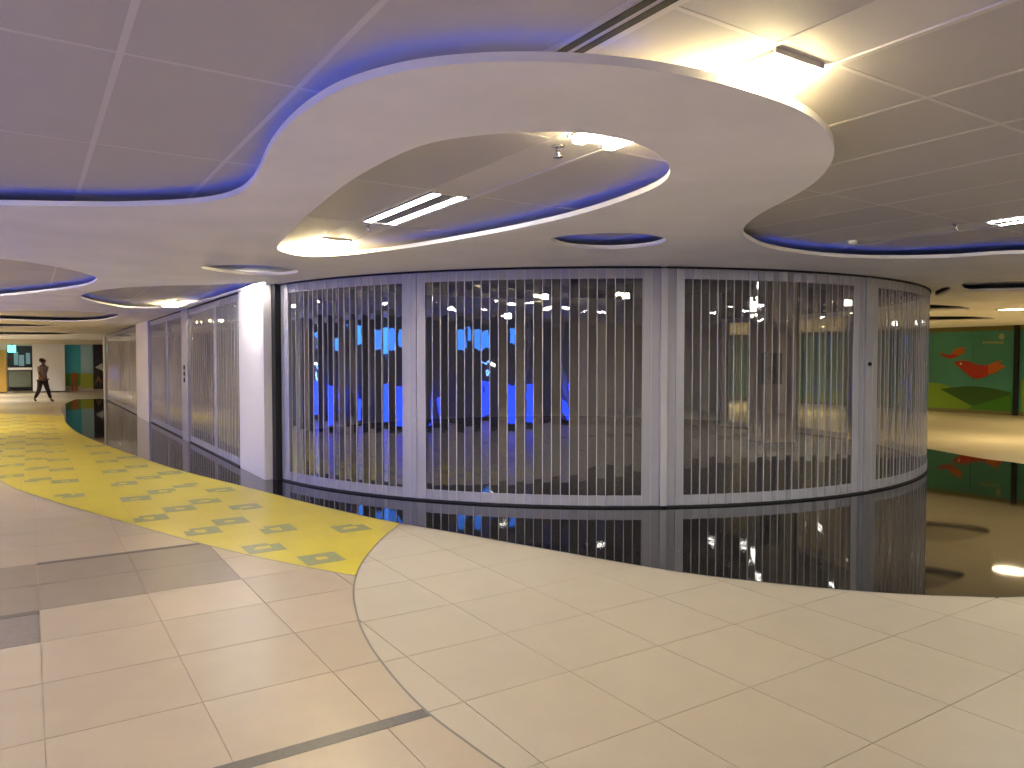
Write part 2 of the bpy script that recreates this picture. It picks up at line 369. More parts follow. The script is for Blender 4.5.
# beige tiles in the foreground
beige_poly = [W(17.5, -4.4).xy] + [p for p in yl if uv_of(p.x, p.y)[0] < 17.2] + [p for p in arc if p.y <= at(353, 575.5, 0).y + 0.01] + [Vector((7.5, -3.5)), Vector((-1, -4)), W(-2, -4.4).xy]
US = 3.505; UP = 0.6167; V0 = 0.03; VP = 0.598
def beige_of(u, v):
    i = math.floor((u - US) / UP); j = math.floor((v - V0) / VP)
    if i in (3, 4) and j <= 1: return M['taupe']
    if i == 2 and j <= -1: return M['grey_tile']
    return M['beige']
tiles(beige_poly, US, V0, UP, VP, (-12, 16), (-8, 14), beige_of, fo)
def strip(u0, u1, v0, v1):
    p = clip(beige_poly if area(beige_poly) > 0 else beige_poly[::-1], (lambda s: s if area(s) > 0 else s[::-1])([W(u0, v0).xy, W(u1, v0).xy, W(u1, v1).xy, W(u0, v1).xy]))
    if len(p) > 2: link('inlay_strip', slab(p, -0.003, 0.0012), M['dark_strip'], fo)
strip(2.835, 2.912, -4, 3.0)
strip(6.555, 6.615, V0, 1.35)
strip(5.285, 5.352, -4, V0)
# metal divider strip along the cream arc and thin ones along the yellow lane
vs_, fs_ = ribbon(arc, -0.006, 0.006, 0.0022); tr = struct(link('trim_1', mesh_from(vs_, fs_), M['steel_trim']), 'thin grey metal strip along the curved cream floor edge')
vs_, fs_ = ribbon(yl, -0.006, 0.006, 0.0018); struct(link('trim_2', mesh_from(vs_, fs_), M['steel_trim']), 'thin metal strip between yellow lane and beige tiles')
vs_, fs_ = ribbon(bw, -0.006, 0.006, 0.0022); struct(link('trim_3', mesh_from(vs_, fs_), M['steel_trim']), 'thin metal strip between cream floor and black granite')
vs_, fs_ = ribbon(by, -0.006, 0.006, 0.0022); struct(link('trim_4', mesh_from(vs_, fs_), M['steel_trim']), 'thin metal strip between yellow lane and black granite')
# printed squares in the yellow lane
def motif_mesh(kind):
    h = 0.148
    if kind == 0:   # notched block with an arrow-like gap
        polys = [[(-h, -h), (-0.05, -h), (-0.05, -0.04), (-0.09, 0.0), (-0.05, 0.045), (-0.05, h), (-h, h)],
                 [(-0.05, 0.03), (0.06, 0.03), (0.06, h), (-0.05, h)], [(-0.05, -h), (0.06, -h), (0.06, -0.06), (-0.05, -0.06)],
                 [(0.06, -0.09), (h, -0.09), (h, h), (0.06, h)]]
    elif kind == 1:
        polys = [[(-h, -h), (h, -h), (h, -0.04), (-h, -0.04)], [(-h, -0.04), (-0.05, -0.04), (-0.05, h), (-h, h)],
                 [(0.04, -0.04), (h, -0.04), (h, h), (0.04, h)], [(-0.05, 0.05), (0.04, 0.05), (0.04, h), (-0.05, h)]]
    else:
        polys = [[(-h, -h), (0.02, -h), (0.02, 0.0), (-h, 0.0)], [(-0.07, 0.0), (h, 0.0), (h, h), (-0.07, h)], [(0.05, -0.1), (h, -0.1), (h, 0.0), (0.05, 0.0)]]
    V, Fc = [], []
    for p in polys:
        k = len(V)
        q = [W(a, b).xy for a, b in p]
        if area(q) < 0: q = q[::-1]
        V += [(a.x, a.y, 0.0) for a in q]; Fc.append(tuple(range(k, k + len(q))))
        kk = len(V); V += [(a.x, a.y, -0.002) for a in q]
        n = len(q); Fc += [(k + (i + 1) % n, k + i, kk + i, kk + (i + 1) % n) for i in range(n)]
    return mesh_from(V, Fc)
mot = [motif_mesh(k) for k in range(3)]
for m_ in mot: m_.materials.append(M['motif'])
yp = yellow_poly
for v, u0, k0, k1 in ((-0.53, 10.3, 0, 12), (-0.22, 10.6, 0, 12), (0.08, 10.03, 0, 11), (0.365, 9.72, 0, 11), (0.51, 8.51, 0, 1), (0.97, 7.92, 0, 8), (1.28, 7.06, 0, 7), (1.585, 6.15, 0, 5), (1.87, 5.58, 0, 4), (2.44, 6.45, 0, 2), (2.70, 6.15, 0, 1)):
    for k in range(k0, k1):
        u = u0 + 1.2 * k; p = W(u, v)
        if all(inside((W(u + a, v + b)).xy, yp) for a in (-0.1, 0.1) for b in (-0.1, 0.1)):
            link('printed_square', mot[random.choice((0, 0, 1, 1, 2))], None, fy, (p.x, p.y, 0.0012), random.choice((0, 1, 2, 3)) * math.pi / 2)

# ------------------------------------------------------------------ ceilings
store_hole = circ(CR - 0.03)
so = struct(link('ceiling_soffit', holed_slab([soffit_outline] + list(HOLES.values()) + [store_hole], S, S + ZL), M['plaster']), 'curving white plaster soffit with leaf shaped and oval openings')
uc = struct(link('ceiling', holed_slab([[Vector((-70, -14)), Vector((60, -14)), Vector((60, 70)), Vector((-70, 70))], store_hole], ZU, ZU + 0.05), M['tee']), 'grey metal panel ceiling above the soffit')
BAND0, BANDP, BW_, PV_, PU_, PU0 = 2.13, 4.02, 0.33, 0.615, 1.283, 1.64
pm = uvbox(-PU_ / 2 + 0.011, PU_ / 2 - 0.011, -PV_ / 2 + 0.011, PV_ / 2 - 0.011, -0.006, 0.003); pm.materials.append(M['panel'])
cand = []
for b in range(-2, 5):
    for k in range(6):
        vc = BAND0 + b * BANDP + BW_ + (k + 0.5) * PV_
        for i in range(-6, 13):
            uc_ = PU0 + (i + 0.5) * PU_
            corners = [W(uc_ + du, vc + dv).xy for du in (-0.6, -0.3, 0, 0.3, 0.6) for dv in (-0.28, 0, 0.28)]
            if any((c - CC).length < CR + 0.1 for c in corners): continue
            if any(open_above(c) for c in corners): cand.append(((W(uc_, vc).xy - Vector((0, 4))).length, uc_, vc))
cand.sort()
cells = {}
for _, u, v in cand[:300]:
    p = W(u, v); link('ceiling_panel', pm, None, uc, (p.x, p.y, ZU - 0.002))
    cells[(round((u - PU0) / PU_ - 0.5), round(v, 3))] = (u, v)
def runs(keys):
    keys = sorted(keys); out = []
    for k in keys:
        if out and k - out[-1][1] == 1: out[-1][1] = k
        else: out.append([k, k])
    return out
vrow = sorted({k[1] for k in cells})
for vv in vrow:                                            # bars along the corridor
    for e in (-1, 1):
        for a, b in runs([k[0] for k in cells if k[1] == vv]):
            if e == 1 and any(abs(w - vv - PV_) < 0.01 for w in vrow): continue
            link('ceiling_bar', uvbox(PU0 + a * PU_, PU0 + (b + 1) * PU_, vv + e * PV_ / 2 - 0.012, vv + e * PV_ / 2 + 0.012, ZU - 0.0090, ZU - 0.001), M['tee'], uc)
for i in sorted({k[0] for k in cells}):                    # cross bars
    col_ = [k[1] for k in cells if k[0] == i]; idx = [j for j, w in enumerate(vrow) if w in col_]
    grp = []
    for j in idx:
        if grp and j - grp[-1][1] == 1 and abs(vrow[j] - vrow[j - 1] - PV_) < 0.01: grp[-1][1] = j
        else: grp.append([j, j])
    for a, b in grp:
        link('ceiling_bar', uvbox(PU0 + i * PU_ - 0.010, PU0 + i * PU_ + 0.010, vrow[a] - PV_ / 2, vrow[b] + PV_ / 2, ZU - 0.0087, ZU - 0.001), M['tee'], uc)
# blue cove strips lying on the soffit behind its lip
def cove(path, closed, side, label):
    vs1, fs1 = ribbon(path, side * 0.045, side * 0.062, S + ZL + 0.004, closed)
    o = link('cove_light', mesh_from(vs1, fs1), M['led']); tag(o, label, 'led strip', 'blue cove lights'); return o
i_end = min(range(len(outer)), key=lambda i: (outer[i] - at(660, 71, S)).length)
i_b = min(range(len(outer)), key=lambda i: (outer[i] - at(770, 248, S)).length)
sgn_in = 1 if inside(((outer[20] + outer[21]) / 2 + Vector((-(outer[21] - outer[20]).y, (outer[21] - outer[20]).x)).normalized() * 0.05), soffit_outline) else -1
cove(outer[:i_end], False, sgn_in, 'blue light strip along the long wavy soffit edge on the left')
cove(outer[i_b:], False, sgn_in, 'blue light strip along the soffit edge above the right of the shop')
for n, lab in (('leaf', 'blue light strip around the big leaf shaped opening'), ('oval', 'blue light strip around the small oval opening above the shop front'),
               ('slim', 'blue light strip around the slim oval opening near the white pier'), ('edge', 'blue light strip around the opening cut by the left picture edge'), ('long', 'blue light strip around the long opening above the straight shutters')):
    cove(HOLES[n], True, -1 if area(HOLES[n]) > 0 else 1, lab)

# ------------------------------------------------------------------ light fittings
def fixture(u, v, warm, label, group=None):
    c = W(u + 0.575, v); t = thing('fluorescent_light', label, 'ceiling light', (c.x, c.y, ZU), group)
    lo = 0.034 if warm else 0.0015  # warm tubes hang lower so their halo on the ceiling replaces lens bloom
    link('housing', uvbox(u, u + 1.15, v - 0.125, v + 0.125, ZU - 0.012, ZU - 0.0003), M['housing'], t)
    for s in (-1, 1):
        link('tube', uvbox(u + 0.01, u + 1.14, v + s * 0.092 - 0.028, v + s * 0.092 + 0.028, ZU - 0.012 - lo, ZU - 0.0115, 0.006 if warm else 0.0), M['tube_warm' if warm else 'tube'], t)
    for e in (u - 0.012, u + 1.15):
        link('end_cap', uvbox(e, e + 0.012, v - 0.135, v + 0.135, ZU - 0.02, ZU - 0.0003), M['tee'], t)
special = {(0, 0): (True, 'bright warm twin tube light beside the rounded soffit nose'), (0, 1): (False, 'white twin tube light in the middle of the leaf shaped opening'),
           (0, 2): (True, 'bright warm twin tube light at the pointed left end of the leaf opening'), (0, 3): (False, 'white twin tube light just above the white pier'),
           (0, 5): (True, 'bright warm twin tube light in the long opening over the straight shutters'), (1, 0): (False, 'white twin tube light at the right edge of the picture')}
for b in range(-1, 5):
    for k in range(-3, 14):
        u, v = 1.68 + 2.56 * k, BAND0 + BANDP * b + BW_ / 2
        n = sum(open_above(W(u + d, v).xy) for d in (0.05, 0.3, 0.575, 0.85, 1.1))
        if (b, k) in ((0, -1), (0, -2)): continue
        if (b, k) in special:
            w_, lab = special[(b, k)]; fixture(u - (0.45 if (b, k) == (0, 2) else 0), v, w_, lab, 'twin tube ceiling lights')
        elif n >= 3 and -6.5 < u < 24 and W(u, v).x < 26 and not any(inside(W(u + 0.575, v).xy, HOLES[h]) for h in ('slot', 'thin_a', 'thin_b', 'small', 'far_b', 'far_c')) and (b == -1 or u < 8):
            fixture(u, v, (k + b) % 3 == 0 and k > 2, 'twin tube ceiling light in a further ceiling bay', 'twin tube ceiling lights')
def sprinkler(px, py, label):
    p = at(px, py, ZU - 0.03); t = thing('sprinkler', label, 'sprinkler', (p.x, p.y, ZU), 'fire sprinklers')
    link('flange', lathe([(0, 0), (0.035, 0), (0.03, -0.008), (0.0, -0.01)]), M['chrome'], t, (p.x, p.y, ZU))
    link('nozzle', lathe([(0, 0), (0.012, 0), (0.010, -0.03), (0.006, -0.045), (0, -0.045)]), M['chrome'], t, (p.x, p.y, ZU - 0.008))
    link('deflector', lathe([(0, 0), (0.024, 0), (0.024, -0.004), (0, -0.004)]), M['chrome'], t, (p.x, p.y, ZU - 0.053))
sprinkler(558, 152, 'small sprinkler head in the right half of the leaf opening')
sprinkler(368, 228, 'small sprinkler head beside the white light in the leaf opening')
sprinkler(955, 227, 'small sprinkler head near the right picture edge')
p = at(853, 243, ZU - 0.03); t = thing('smoke_detector', 'white smoke detector on the panels above the shop front', 'smoke detector', (p.x, p.y, ZU))
link('base', lathe([(0, 0.0), (0.055, 0.0), (0.055, -0.012), (0, -0.012)]), M['white_wall'], t, (p.x, p.y, ZU))
link('dome', lathe([(0, -0.012), (0.042, -0.012), (0.036, -0.035), (0.02, -0.045), (0, -0.046)]), M['white_wall'], t, (p.x, p.y, ZU))
# linear air slots
c = W(1.0, 1.58); t = thing('air_diffuser', 'dark double slot air diffuser in the ceiling above the soffit nose', 'air vent', (c.x, c.y, ZU))
link('frame', uvbox(-1.4, 3.2, 1.515, 1.655, ZU - 0.0105, ZU - 0.0085), M['tee'], t)
for vv in (1.555, 1.608): link('slot', uvbox(-1.4, 3.2, vv - 0.016, vv + 0.016, ZU - 0.0125, ZU - 0.0105), M['black'], t)
# round downlights in the soffit
def downlight(x, y, watts, label, warm=True, group='round downlights', z=S, rad=0.13):
    t = thing('downlight', label, 'ceiling light', (x, y, z), group)
    link('ring', lathe([(rad + 0.03, 0), (rad + 0.03, -0.012), (rad, -0.014), (rad - 0.01, 0.0)]), M['white_wall'], t, (x, y, z))
    link('lamp', lathe([(0, -0.012), (rad * 0.6, -0.011), (rad - 0.012, -0.004), (rad - 0.012, 0)]), M['lamp_warm'] if warm else M['lamp_white'], t, (x, y, z))
    ld = bpy.data.lights.new('downlight_beam', 'SPOT'); ld.energy = watts; ld.color = (1.0, 0.80, 0.42) if warm else (1, 0.93, 0.82)
    ld.spot_size = math.radians(150); ld.spot_blend = 0.8; ld.shadow_soft_size = 0.1
    lo = bpy.data.objects.new('downlight_beam', ld); COL.objects.link(lo); lo.location = (x, y, z - 0.03)
q = at(1016, 309, S); downlight(q.x, q.y, DOWN * 1.6, 'glowing round downlight in the soffit near the mural', rad=0.30)
for u, v in ((13.0, 19.0), (17.0, 19.5), (5.0, 19.5), (7.2, 20.2), (2.5, 14.5)):  # those right of the mural are unseen, added to light floor and mural
    q = W(u, v); downlight(q.x, q.y, DOWN * (2.2 if u > 10 else 1.3), {13.0: 'round warm downlight before the mural, seen through the shop beside the lock post', 17.0: 'furthest round warm downlight before the mural, seen through the shop'}.get(u, 'added unseen warm downlight lighting the floor right of the mural'))
for u, v in ((24, -1.7), (29, -1.7), (34, -1.8), (39, -1.9), (20, -1.7)):  # added out of view to brighten the corridor and its end wall
    q = W(u, v); downlight(q.x, q.y, DOWN * (1.3 if u < 30 else 3.0), 'added unseen downlight lighting the far corridor', u < 30)

# ------------------------------------------------------------------ folding shutters
PITCH_L = 0.092; PW = PITCH_L - 0.007; ZT, ZB = 2.365, 0.128; ZTOP, ZBOT = 2.468, 0.022
pane_me = box(-PW / 2, PW / 2, -0.002, 0.002, ZB - 0.005, ZT + 0.005); pane_me.materials.append(M['pane'])
mull_me = box(-0.004, 0.004, -0.004, 0.004, ZBOT, ZTOP); mull_me.materials.append(M['alu_pale'])
head_me = box(-PW / 2, PW / 2, -0.004, 0.004, ZT, ZTOP); head_me.materials.append(M['alu'])
kick_me = box(-PW / 2, PW / 2, -0.004, 0.004, ZBOT, ZB); kick_me.materials.append(M['alu'])
solid_me = box(-PW / 2, PW / 2, -0.007, 0.007, ZBOT, ZTOP); solid_me.materials.append(M['alu'])
def leaf(par, x, y, rz, zig, solid=False, sc=1.0):
    tx = Vector((math.cos(rz), math.sin(rz)))
    o = link('mullion', mull_me, None, par, (x - tx.x * PITCH_L * sc / 2, y - tx.y * PITCH_L * sc / 2, 0), rz)
    for nm, me in ((('panel', solid_me),) if solid else (('pane', pane_me), ('header_plate', head_me), ('kick_plate', kick_me))):
        o = link(nm, me, None, par, (x, y, 0), rz + zig)
        if sc != 1.0: o.scale = (sc, 1, 1)
def near_theta(px):
    r = ray(px, 384); d = Vector((r.x, r.y)).normalized(); b = d.dot(CC); q = b * b - (CC.length_squared - CR * CR)
    p = d * (b - math.sqrt(max(q, 0.0))); e = p - CC
    return math.atan2(e.y, e.x)
DTH = PITCH_L / CR
ZIG = math.radians(9)
def round_section(th0, th1, solids, label, keyhole=None):
    """leaves from angle th0 to th1; solids = list of (a, b) angle ranges that are solid posts"""
    m_ = CC + Vector((math.cos((th0 + th1) / 2), math.sin((th0 + th1) / 2))) * CR
    t = thing('folding_shutter', label, 'shutter', (m_.x, m_.y, 0.0), 'folding shutters of the round shop')
    n = max(1, round((th1 - th0) / DTH)); st = (th1 - th0) / n
    for i in range(n):
        th = th0 + (i + 0.5) * st
        c_ = CC + Vector((math.cos(th), math.sin(th))) * CR
        sol = any(a <= th <= b for a, b in solids)
        zig = (ZIG if i % 2 else -ZIG) * (1.0 if sol else 1.0) + random.uniform(-0.075, 0.075) * (0.4 if sol else 1)
        leaf(t, c_.x, c_.y, th + math.pi / 2, zig, sol)
    # curved bottom track and top track
    for nm, z0, z1, ww in (('bottom_track', 0.0012, 0.022, 0.022), ('top_track', ZTOP, S - 0.001, 0.024)):
        pts = [CC + Vector((math.cos(th0 + (th1 - th0) * k / 24), math.sin(th0 + (th1 - th0) * k / 24))) * CR for k in range(25)]
        a1 = [(p - CC).normalized() * (CR - ww) + CC for p in pts]; a2 = [(p - CC).normalized() * (CR + ww) + CC for p in pts]
        link(nm, slab(a1 + a2[::-1], z0, z1), M['gasket'], t)
    return t
def post(t, th, w, d, mat_, r=CR):
    c_ = CC + Vector((math.cos(th), math.sin(th))) * r
    return link('post', box(-w / 2, w / 2, -d / 2, d / 2, ZBOT, ZTOP, 0.004), mat_, t, (c_.x, c_.y, 0), th + math.pi / 2)
T = {x: near_theta(x) for x in (282, 290, 400, 425, 640, 660, 672, 682, 853, 866, 877, 914, 930)}
s1 = round_section(T[282], T[425], [(T[282] - .01, T[290]), (T[400], T[425])], 'folding shutter at the left end of the round shop, next to the white pier')
s2 = round_section(T[425], T[660], [(T[640], T[660])], 'widest folding shutter showing the blue reflections, second from the white pier')
post(s2, T[660] + 0.006, 0.07, 0.07, M['alu_pale'])
s3 = round_section(T[660] + 0.012, T[853], [(T[660], T[682])], 'folding shutter in front of the tan column, third from the white pier')
TH_R = near_theta(931); TH_B = math.radians(47)
s4 = round_section(T[853], TH_R + 0.12, [(T[853] - .001, T[877])], 'folding shutter with a black lock, curving away at the right end')
lk = post(s4, (T[853] + T[877]) / 2, 0.10, 0.055, M['alu'], CR + 0.005)
c_ = CC + Vector((math.cos(T[866]), math.sin(T[866]))) * (CR + 0.034)
link('lock', tube([(c_.x, c_.y, 1.485), (c_.x + math.cos(T[866]) * 0.02, c_.y + math.sin(T[866]) * 0.02, 1.485)], 0.022, 12), M['black'], lk)
n5 = TH_R + 0.12 + (TH_B - TH_R - 0.12) * 0.5
round_section(TH_R + 0.12, n5, [(n5 - 0.05, n5)], 'rear folding shutter of the round shop, nearest the right end')
round_section(n5, TH_B, [(TH_B - 0.03, TH_B + .01)], 'rear folding shutter of the round shop, seen behind the tan column')
# shadow gap ring and jamb
vs_ = []; n = 120
jt = CC + Vector((math.cos(T[282] - 0.018), math.sin(T[282] - 0.018))) * CR
struct(link('trim_5', box(-0.08, 0.08, -0.08, 0.08, 0.0, S, 0.005), M['gasket'], None, (jt.x, jt.y, 0), T[282] + math.pi / 2), 'black jamb between the white pier and the round shop shutters')

# straight shutters along the corridor
VS = 2.52
def straight_section(u0, u1, label, sc=1.0, solids=()):
    c_ = W((u0 + u1) / 2, VS); t = thing('folding_shutter', label, 'shutter', (c_.x, c_.y, 0), 'folding shutters along the corridor')
    rz = math.atan2(UX.y, UX.x); n = max(1, round((u1 - u0) / (PITCH_L * sc))); st = (u1 - u0) / n
    for i in range(n):
        u = u0 + (i + 0.5) * st; q = W(u, VS)
        leaf(t, q.x, q.y, rz, (ZIG if i % 2 else -ZIG) + random.uniform(-0.03, 0.03), any(a <= u <= b for a, b in solids), sc)
    link('bottom_track', uvbox(u0, u1, VS - 0.022, VS + 0.022, 0.0012, 0.022), M['gasket'], t)
    link('top_track', uvbox(u0, u1, VS - 0.024, VS + 0.024, ZTOP, S - 0.001), M['gasket'], t)
    return t
ua, ub, uc2, ud, ue = u_at(242, VS), u_at(190, VS), u_at(184, VS), u_at(151, VS), u_at(107, VS)
um = u_at(216.5, VS)
a1 = straight_section(11.0, ub - 0.02, 'straight folding shutter beside the white pier, facing the yellow lane', 1.0, ((um - 0.1, um + 0.1),))
tq = straight_section(uc2 + 0.02, ud - 0.04, 'straight folding shutter between the slim post and the second white pier', 1.0, ((u_at(168, VS) - 0.1, u_at(168, VS) + 0.1),))
pst = tag(link('shutter_post', uvbox(ub, uc2, VS - 0.04, VS + 0.06, 0.0015, S - 0.001, 0.006), M['alu'], None), 'slim grey post with three round lock covers between the straight shutters', 'post')
for z in (1.15, 1.27, 1.39):
    q = W((ub + uc2) / 2, VS - 0.041)
    link('lock_cover', tube([(q.x, q.y, z), (q.x - VX.x * 0.012, q.y - VX.y * 0.012, z)], 0.045, 12), M['dark'], pst)
straight_section(u_at(139, VS) + 0.04, ue - 0.04, 'furthest straight folding shutter, beyond the second white pier', 2.0)
def pier(u0, u1, v0, v1, nm, lab):
    return struct(link(nm, uvbox(u0, u1, v0, v1, 0.001, S, 0.008), M['white_wall']), lab)
pier(9.62, 10.93, 2.50, 3.0, 'wall_pier', 'white square pier at the left end of the round shop')
pier(ud, u_at(139, VS), 2.46, 3.0, 'wall_pier', 'second white pier further down the corridor')
pier(ue, ue + 0.8, 2.46, 3.4, 'wall_pier', 'last pale pier at the end of the corridor shops')

# ------------------------------------------------------------------ shop interiors
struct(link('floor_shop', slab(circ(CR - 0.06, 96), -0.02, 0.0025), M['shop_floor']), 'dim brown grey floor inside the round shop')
bm = bmesh.new(); th_a, th_b = TH_B, math.radians(213); N = 48; ra, rb = CR - 0.06, CR + 0.04; ZI = 3.05
def ring_wall(th_a, th_b, ra, rb, z0, z1, N=48):
    bm = bmesh.new(); R = []
    for k in range(N + 1):
        a = th_a + (th_b - th_a) * k / N; c, s = math.cos(a), math.sin(a)
        R.append([bm.verts.new((CC.x + c * r, CC.y + s * r, z)) for r, z in ((ra, z0), (rb, z0), (rb, z1), (ra, z1))])
    for k in range(N):
        for q in range(4): bm.faces.new((R[k][q], R[k][(q + 1) % 4], R[k + 1][(q + 1) % 4], R[k + 1][q]))
    bm.faces.new(R[0]); bm.faces.new(R[-1][::-1]); bmesh.ops.recalc_face_normals(bm, faces=bm.faces[:])
    return bm_mesh(bm)
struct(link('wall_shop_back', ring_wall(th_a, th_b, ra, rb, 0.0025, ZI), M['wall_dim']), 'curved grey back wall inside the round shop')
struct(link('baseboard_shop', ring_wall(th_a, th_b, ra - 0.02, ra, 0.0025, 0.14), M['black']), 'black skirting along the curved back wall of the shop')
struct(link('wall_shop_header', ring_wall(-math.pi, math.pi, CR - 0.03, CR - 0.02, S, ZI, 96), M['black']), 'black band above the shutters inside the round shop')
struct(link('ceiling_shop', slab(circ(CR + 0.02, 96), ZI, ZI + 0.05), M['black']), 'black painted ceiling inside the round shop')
# tan column with a dark box on it
cp = at(771, 446, 0)
t = thing('column', 'tan square column standing inside the round shop', 'column', (cp.x, cp.y, 0.0025))
link('shaft', box(-0.29, 0.29, -0.29, 0.29, 0.1, ZI, 0.01), M['tan'], t, (cp.x, cp.y, 0), 0.25)
link('plinth', box(-0.305, 0.305, -0.305, 0.305, 0.0025, 0.1, 0.005), M['dark'], t, (cp.x, cp.y, 0), 0.25)
t2 = thing('electrical_box', 'dark electrical box fixed to the tan column', 'box', (cp.x - 0.1, cp.y - 0.3, 1.35))
e_ = W(0, 0)
link('casing', box(-0.17, 0.17, -0.10, 0.0, 1.12, 1.65, 0.01), M['dark'], t2, (cp.x - 0.18, cp.y - 0.42, 0), 0.25)
link('cover', box(-0.13, 0.13, -0.115, -0.10, 1.2, 1.42, 0.005), M['black'], t2, (cp.x - 0.18, cp.y - 0.42, 0), 0.25)
# dark door post with a red banner
dp = at(791, 441, 0)
t = thing('post', 'dark slim post with a red strip behind the tan column', 'post', (dp.x, dp.y, 0.0025))
link('shaft', box(-0.10, 0.10, -0.06, 0.06, 0.0025, ZI), M['dark'], t, (dp.x, dp.y, 0), 0.2)
link('red_strip', box(-0.05, 0.05, -0.066, -0.06, 1.05, 1.8), mat('red strip', (0.35, 0.06, 0.03), 0.5), t, (dp.x, dp.y, 0), 0.2)
# hanging square work lights inside
def shop_lamp(px, py, Y, label):
    r = ray(px, py); k = Y / r.y; x, y, z = r.x * k, Y, H + r.z * k
    t = thing('shop_lamp', label, 'lamp', (x, y, z), 'lamps inside the round shop')
    link('housing', box(-0.07, 0.07, -0.03, 0.10, -0.06, 0.06, 0.01), M['dark'], t, (x, y, z))
    link('lens', box(-0.055, 0.055, -0.036, -0.03, -0.045, 0.045), M['lamp_white'], t, (x, y, z))
    link('hanger', box(-0.01, 0.01, 0.03, 0.05, 0.06, ZI - z), M['dark'], t, (x, y, z))
for px, py, Y, lab in ((545, 297, 13.5, 'small square lamp hanging in the shop left of centre'), (626, 296, 13.5, 'small square lamp hanging in the shop beside the wide post'),
                       (753, 305, 12.2, 'small square lamp in front of the top of the tan column'), (783, 323, 14.5, 'small square lamp right of the tan column'),
                       (847, 303, 12.5, 'small lamp inside the shop near the lock post'), (508, 316, 14.0, 'small square lamp low in the shop, furthest left')):
    shop_lamp(px, py, Y, lab)
# dim lamp for the shop interior is what the small lamps give; corridor shops behind the straight shutters
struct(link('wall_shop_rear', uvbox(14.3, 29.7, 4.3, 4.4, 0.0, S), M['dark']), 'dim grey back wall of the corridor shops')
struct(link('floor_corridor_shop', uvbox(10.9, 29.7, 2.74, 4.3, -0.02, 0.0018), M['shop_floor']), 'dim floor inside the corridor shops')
ws = W(13.0, 4.25)

# ------------------------------------------------------------------ mural wall on the right
VM = 22.9
def mural_rect(u0, u1, z0, z1, m_, name, par, d0=0.0, d1=0.02):
    return link(name, uvbox(u0, u1, VM - d1, VM - d0, z0, z1), m_, par)
c_teal = mat('mural teal green', (0.06, 0.25, 0.19), 0.35, nscale=0.6, namt=0.15)
c_g1 = mat('mural bright green', (0.17, 0.30, 0.02), 0.35); c_g2 = mat('mural dark green', (0.03, 0.10, 0.012), 0.35); c_g3 = mat('mural mid green', (0.05, 0.19, 0.012), 0.35)
c_red = mat('mural red', (0.42, 0.035, 0.015), 0.4); c_or = mat('mural orange', (0.50, 0.12, 0.015), 0.4); c_cream = mat('mural cream lettering', (0.34, 0.36, 0.20), 0.4)
struct(link('wall_right', uvbox(-12, 40, VM, VM + 0.2, 0, 3.0), M['cream_wall']), 'wall behind the green mural boards')
mb = W(11, VM - 0.03); mural = thing('mural', 'green and teal mural with a red bird and rounded hills', 'mural', (mb.x, mb.y, 0.12))
u_post = on_v(1017, 400, VM)[0]
bz0, bz1 = 0.10, 2.36
bw_ = 1.16; u = u_post; first = u
while u < 24:
    mural_rect(u + 0.004, u + bw_ - 0.004, bz0, bz1, c_teal, 'board', mural); u += bw_
u = u_post
while u > 4:
    mural_rect(u - bw_ + 0.004, u - 0.004, bz0, bz1, c_teal, 'board', mural); u -= bw_
mural_rect(4, 24, 0.0, bz0, mat('mural base rail', (0.16, 0.14, 0.06), 0.5), 'base_rail', mural, 0.0, 0.03)
mural_rect(4, 24, bz1, S, mat('mural top rail', (0.15, 0.13, 0.04), 0.5), 'top_rail', mural, 0.0, 0.03)
def flat(name, px, m_, par, d):
    pts = [on_v(x, y, VM - d) for x, y in px]
    q = [Vector(a) for a in pts]
    if area(q) > 0: q = q[::-1]
    V = [W(a, VM - d, b) for a, b in q]; n = len(V); V += [W(a, VM - 0.02, b) for a, b in q]
    Fc = [tuple(range(n))] + [((i + 1) % n, i, n + i, n + (i + 1) % n) for i in range(n)]
    me = mesh_from(V, Fc); bm = bmesh.new(); bm.from_mesh(me); bmesh.ops.recalc_face_normals(bm, faces=bm.faces[:]); bmesh.ops.triangulate(bm, faces=[f for f in bm.faces if len(f.verts) > 4]); bm.to_mesh(me); bm.free()
    return link(name, me, m_, par)
def curve_top(a, b, h, n=14):
    return [(a[0] + (b[0] - a[0]) * k / n, a[1] + (b[1] - a[1]) * k / n - h * math.sin(math.pi * k / n)) for k in range(n + 1)]
flat('hill', curve_top((800, 398), (984, 410), 16) + [(984, 411.5), (800, 401)], c_g1, mural, 0.024)
flat('hill', curve_top((900, 387), (982, 405.5), 12.5) + [(978, 409.5), (930, 407.5), (900, 406)], c_g1, mural, 0.027)
flat('hill', curve_top((940, 389), (1010, 392), 4) + [(1011, 395), (972, 406)], c_g2, mural, 0.032)
flat('hill', [(966, 409.5), (976, 404), (988, 398), (1000, 393.5), (1011.5, 391.5), (1011.5, 412)], c_g3, mural, 0.029)
flat('hill', [(1021, 380), (1030, 378), (1045, 384), (1060, 400), (1060, 415), (1021, 413)], c_g1, mural, 0.024)
bird = flat('bird_body', [(953, 362.5), (960, 360.5), (968, 361), (976, 364.5), (984, 365.5), (990, 364.5), (990, 374), (984, 377.5), (976, 379), (970, 376.5), (962, 370)], c_red, mural, 0.036)
flat('tail', [(988, 365), (996, 361.5), (1002, 360.5), (998, 364), (1006, 366), (1000, 369.5), (996, 372.5), (988, 375)], c_or, bird, 0.038)
flat('head', [(938.5, 352), (944, 354), (951, 354.5), (959, 354), (958, 356.5), (952, 358.5), (947, 358), (942, 356)], c_red, bird, 0.038)
flat('wing', [(951, 354), (954, 349.5), (960, 347.5), (966, 347.5), (962, 350.5), (966, 351.5), (960, 355)], c_or, bird, 0.040)
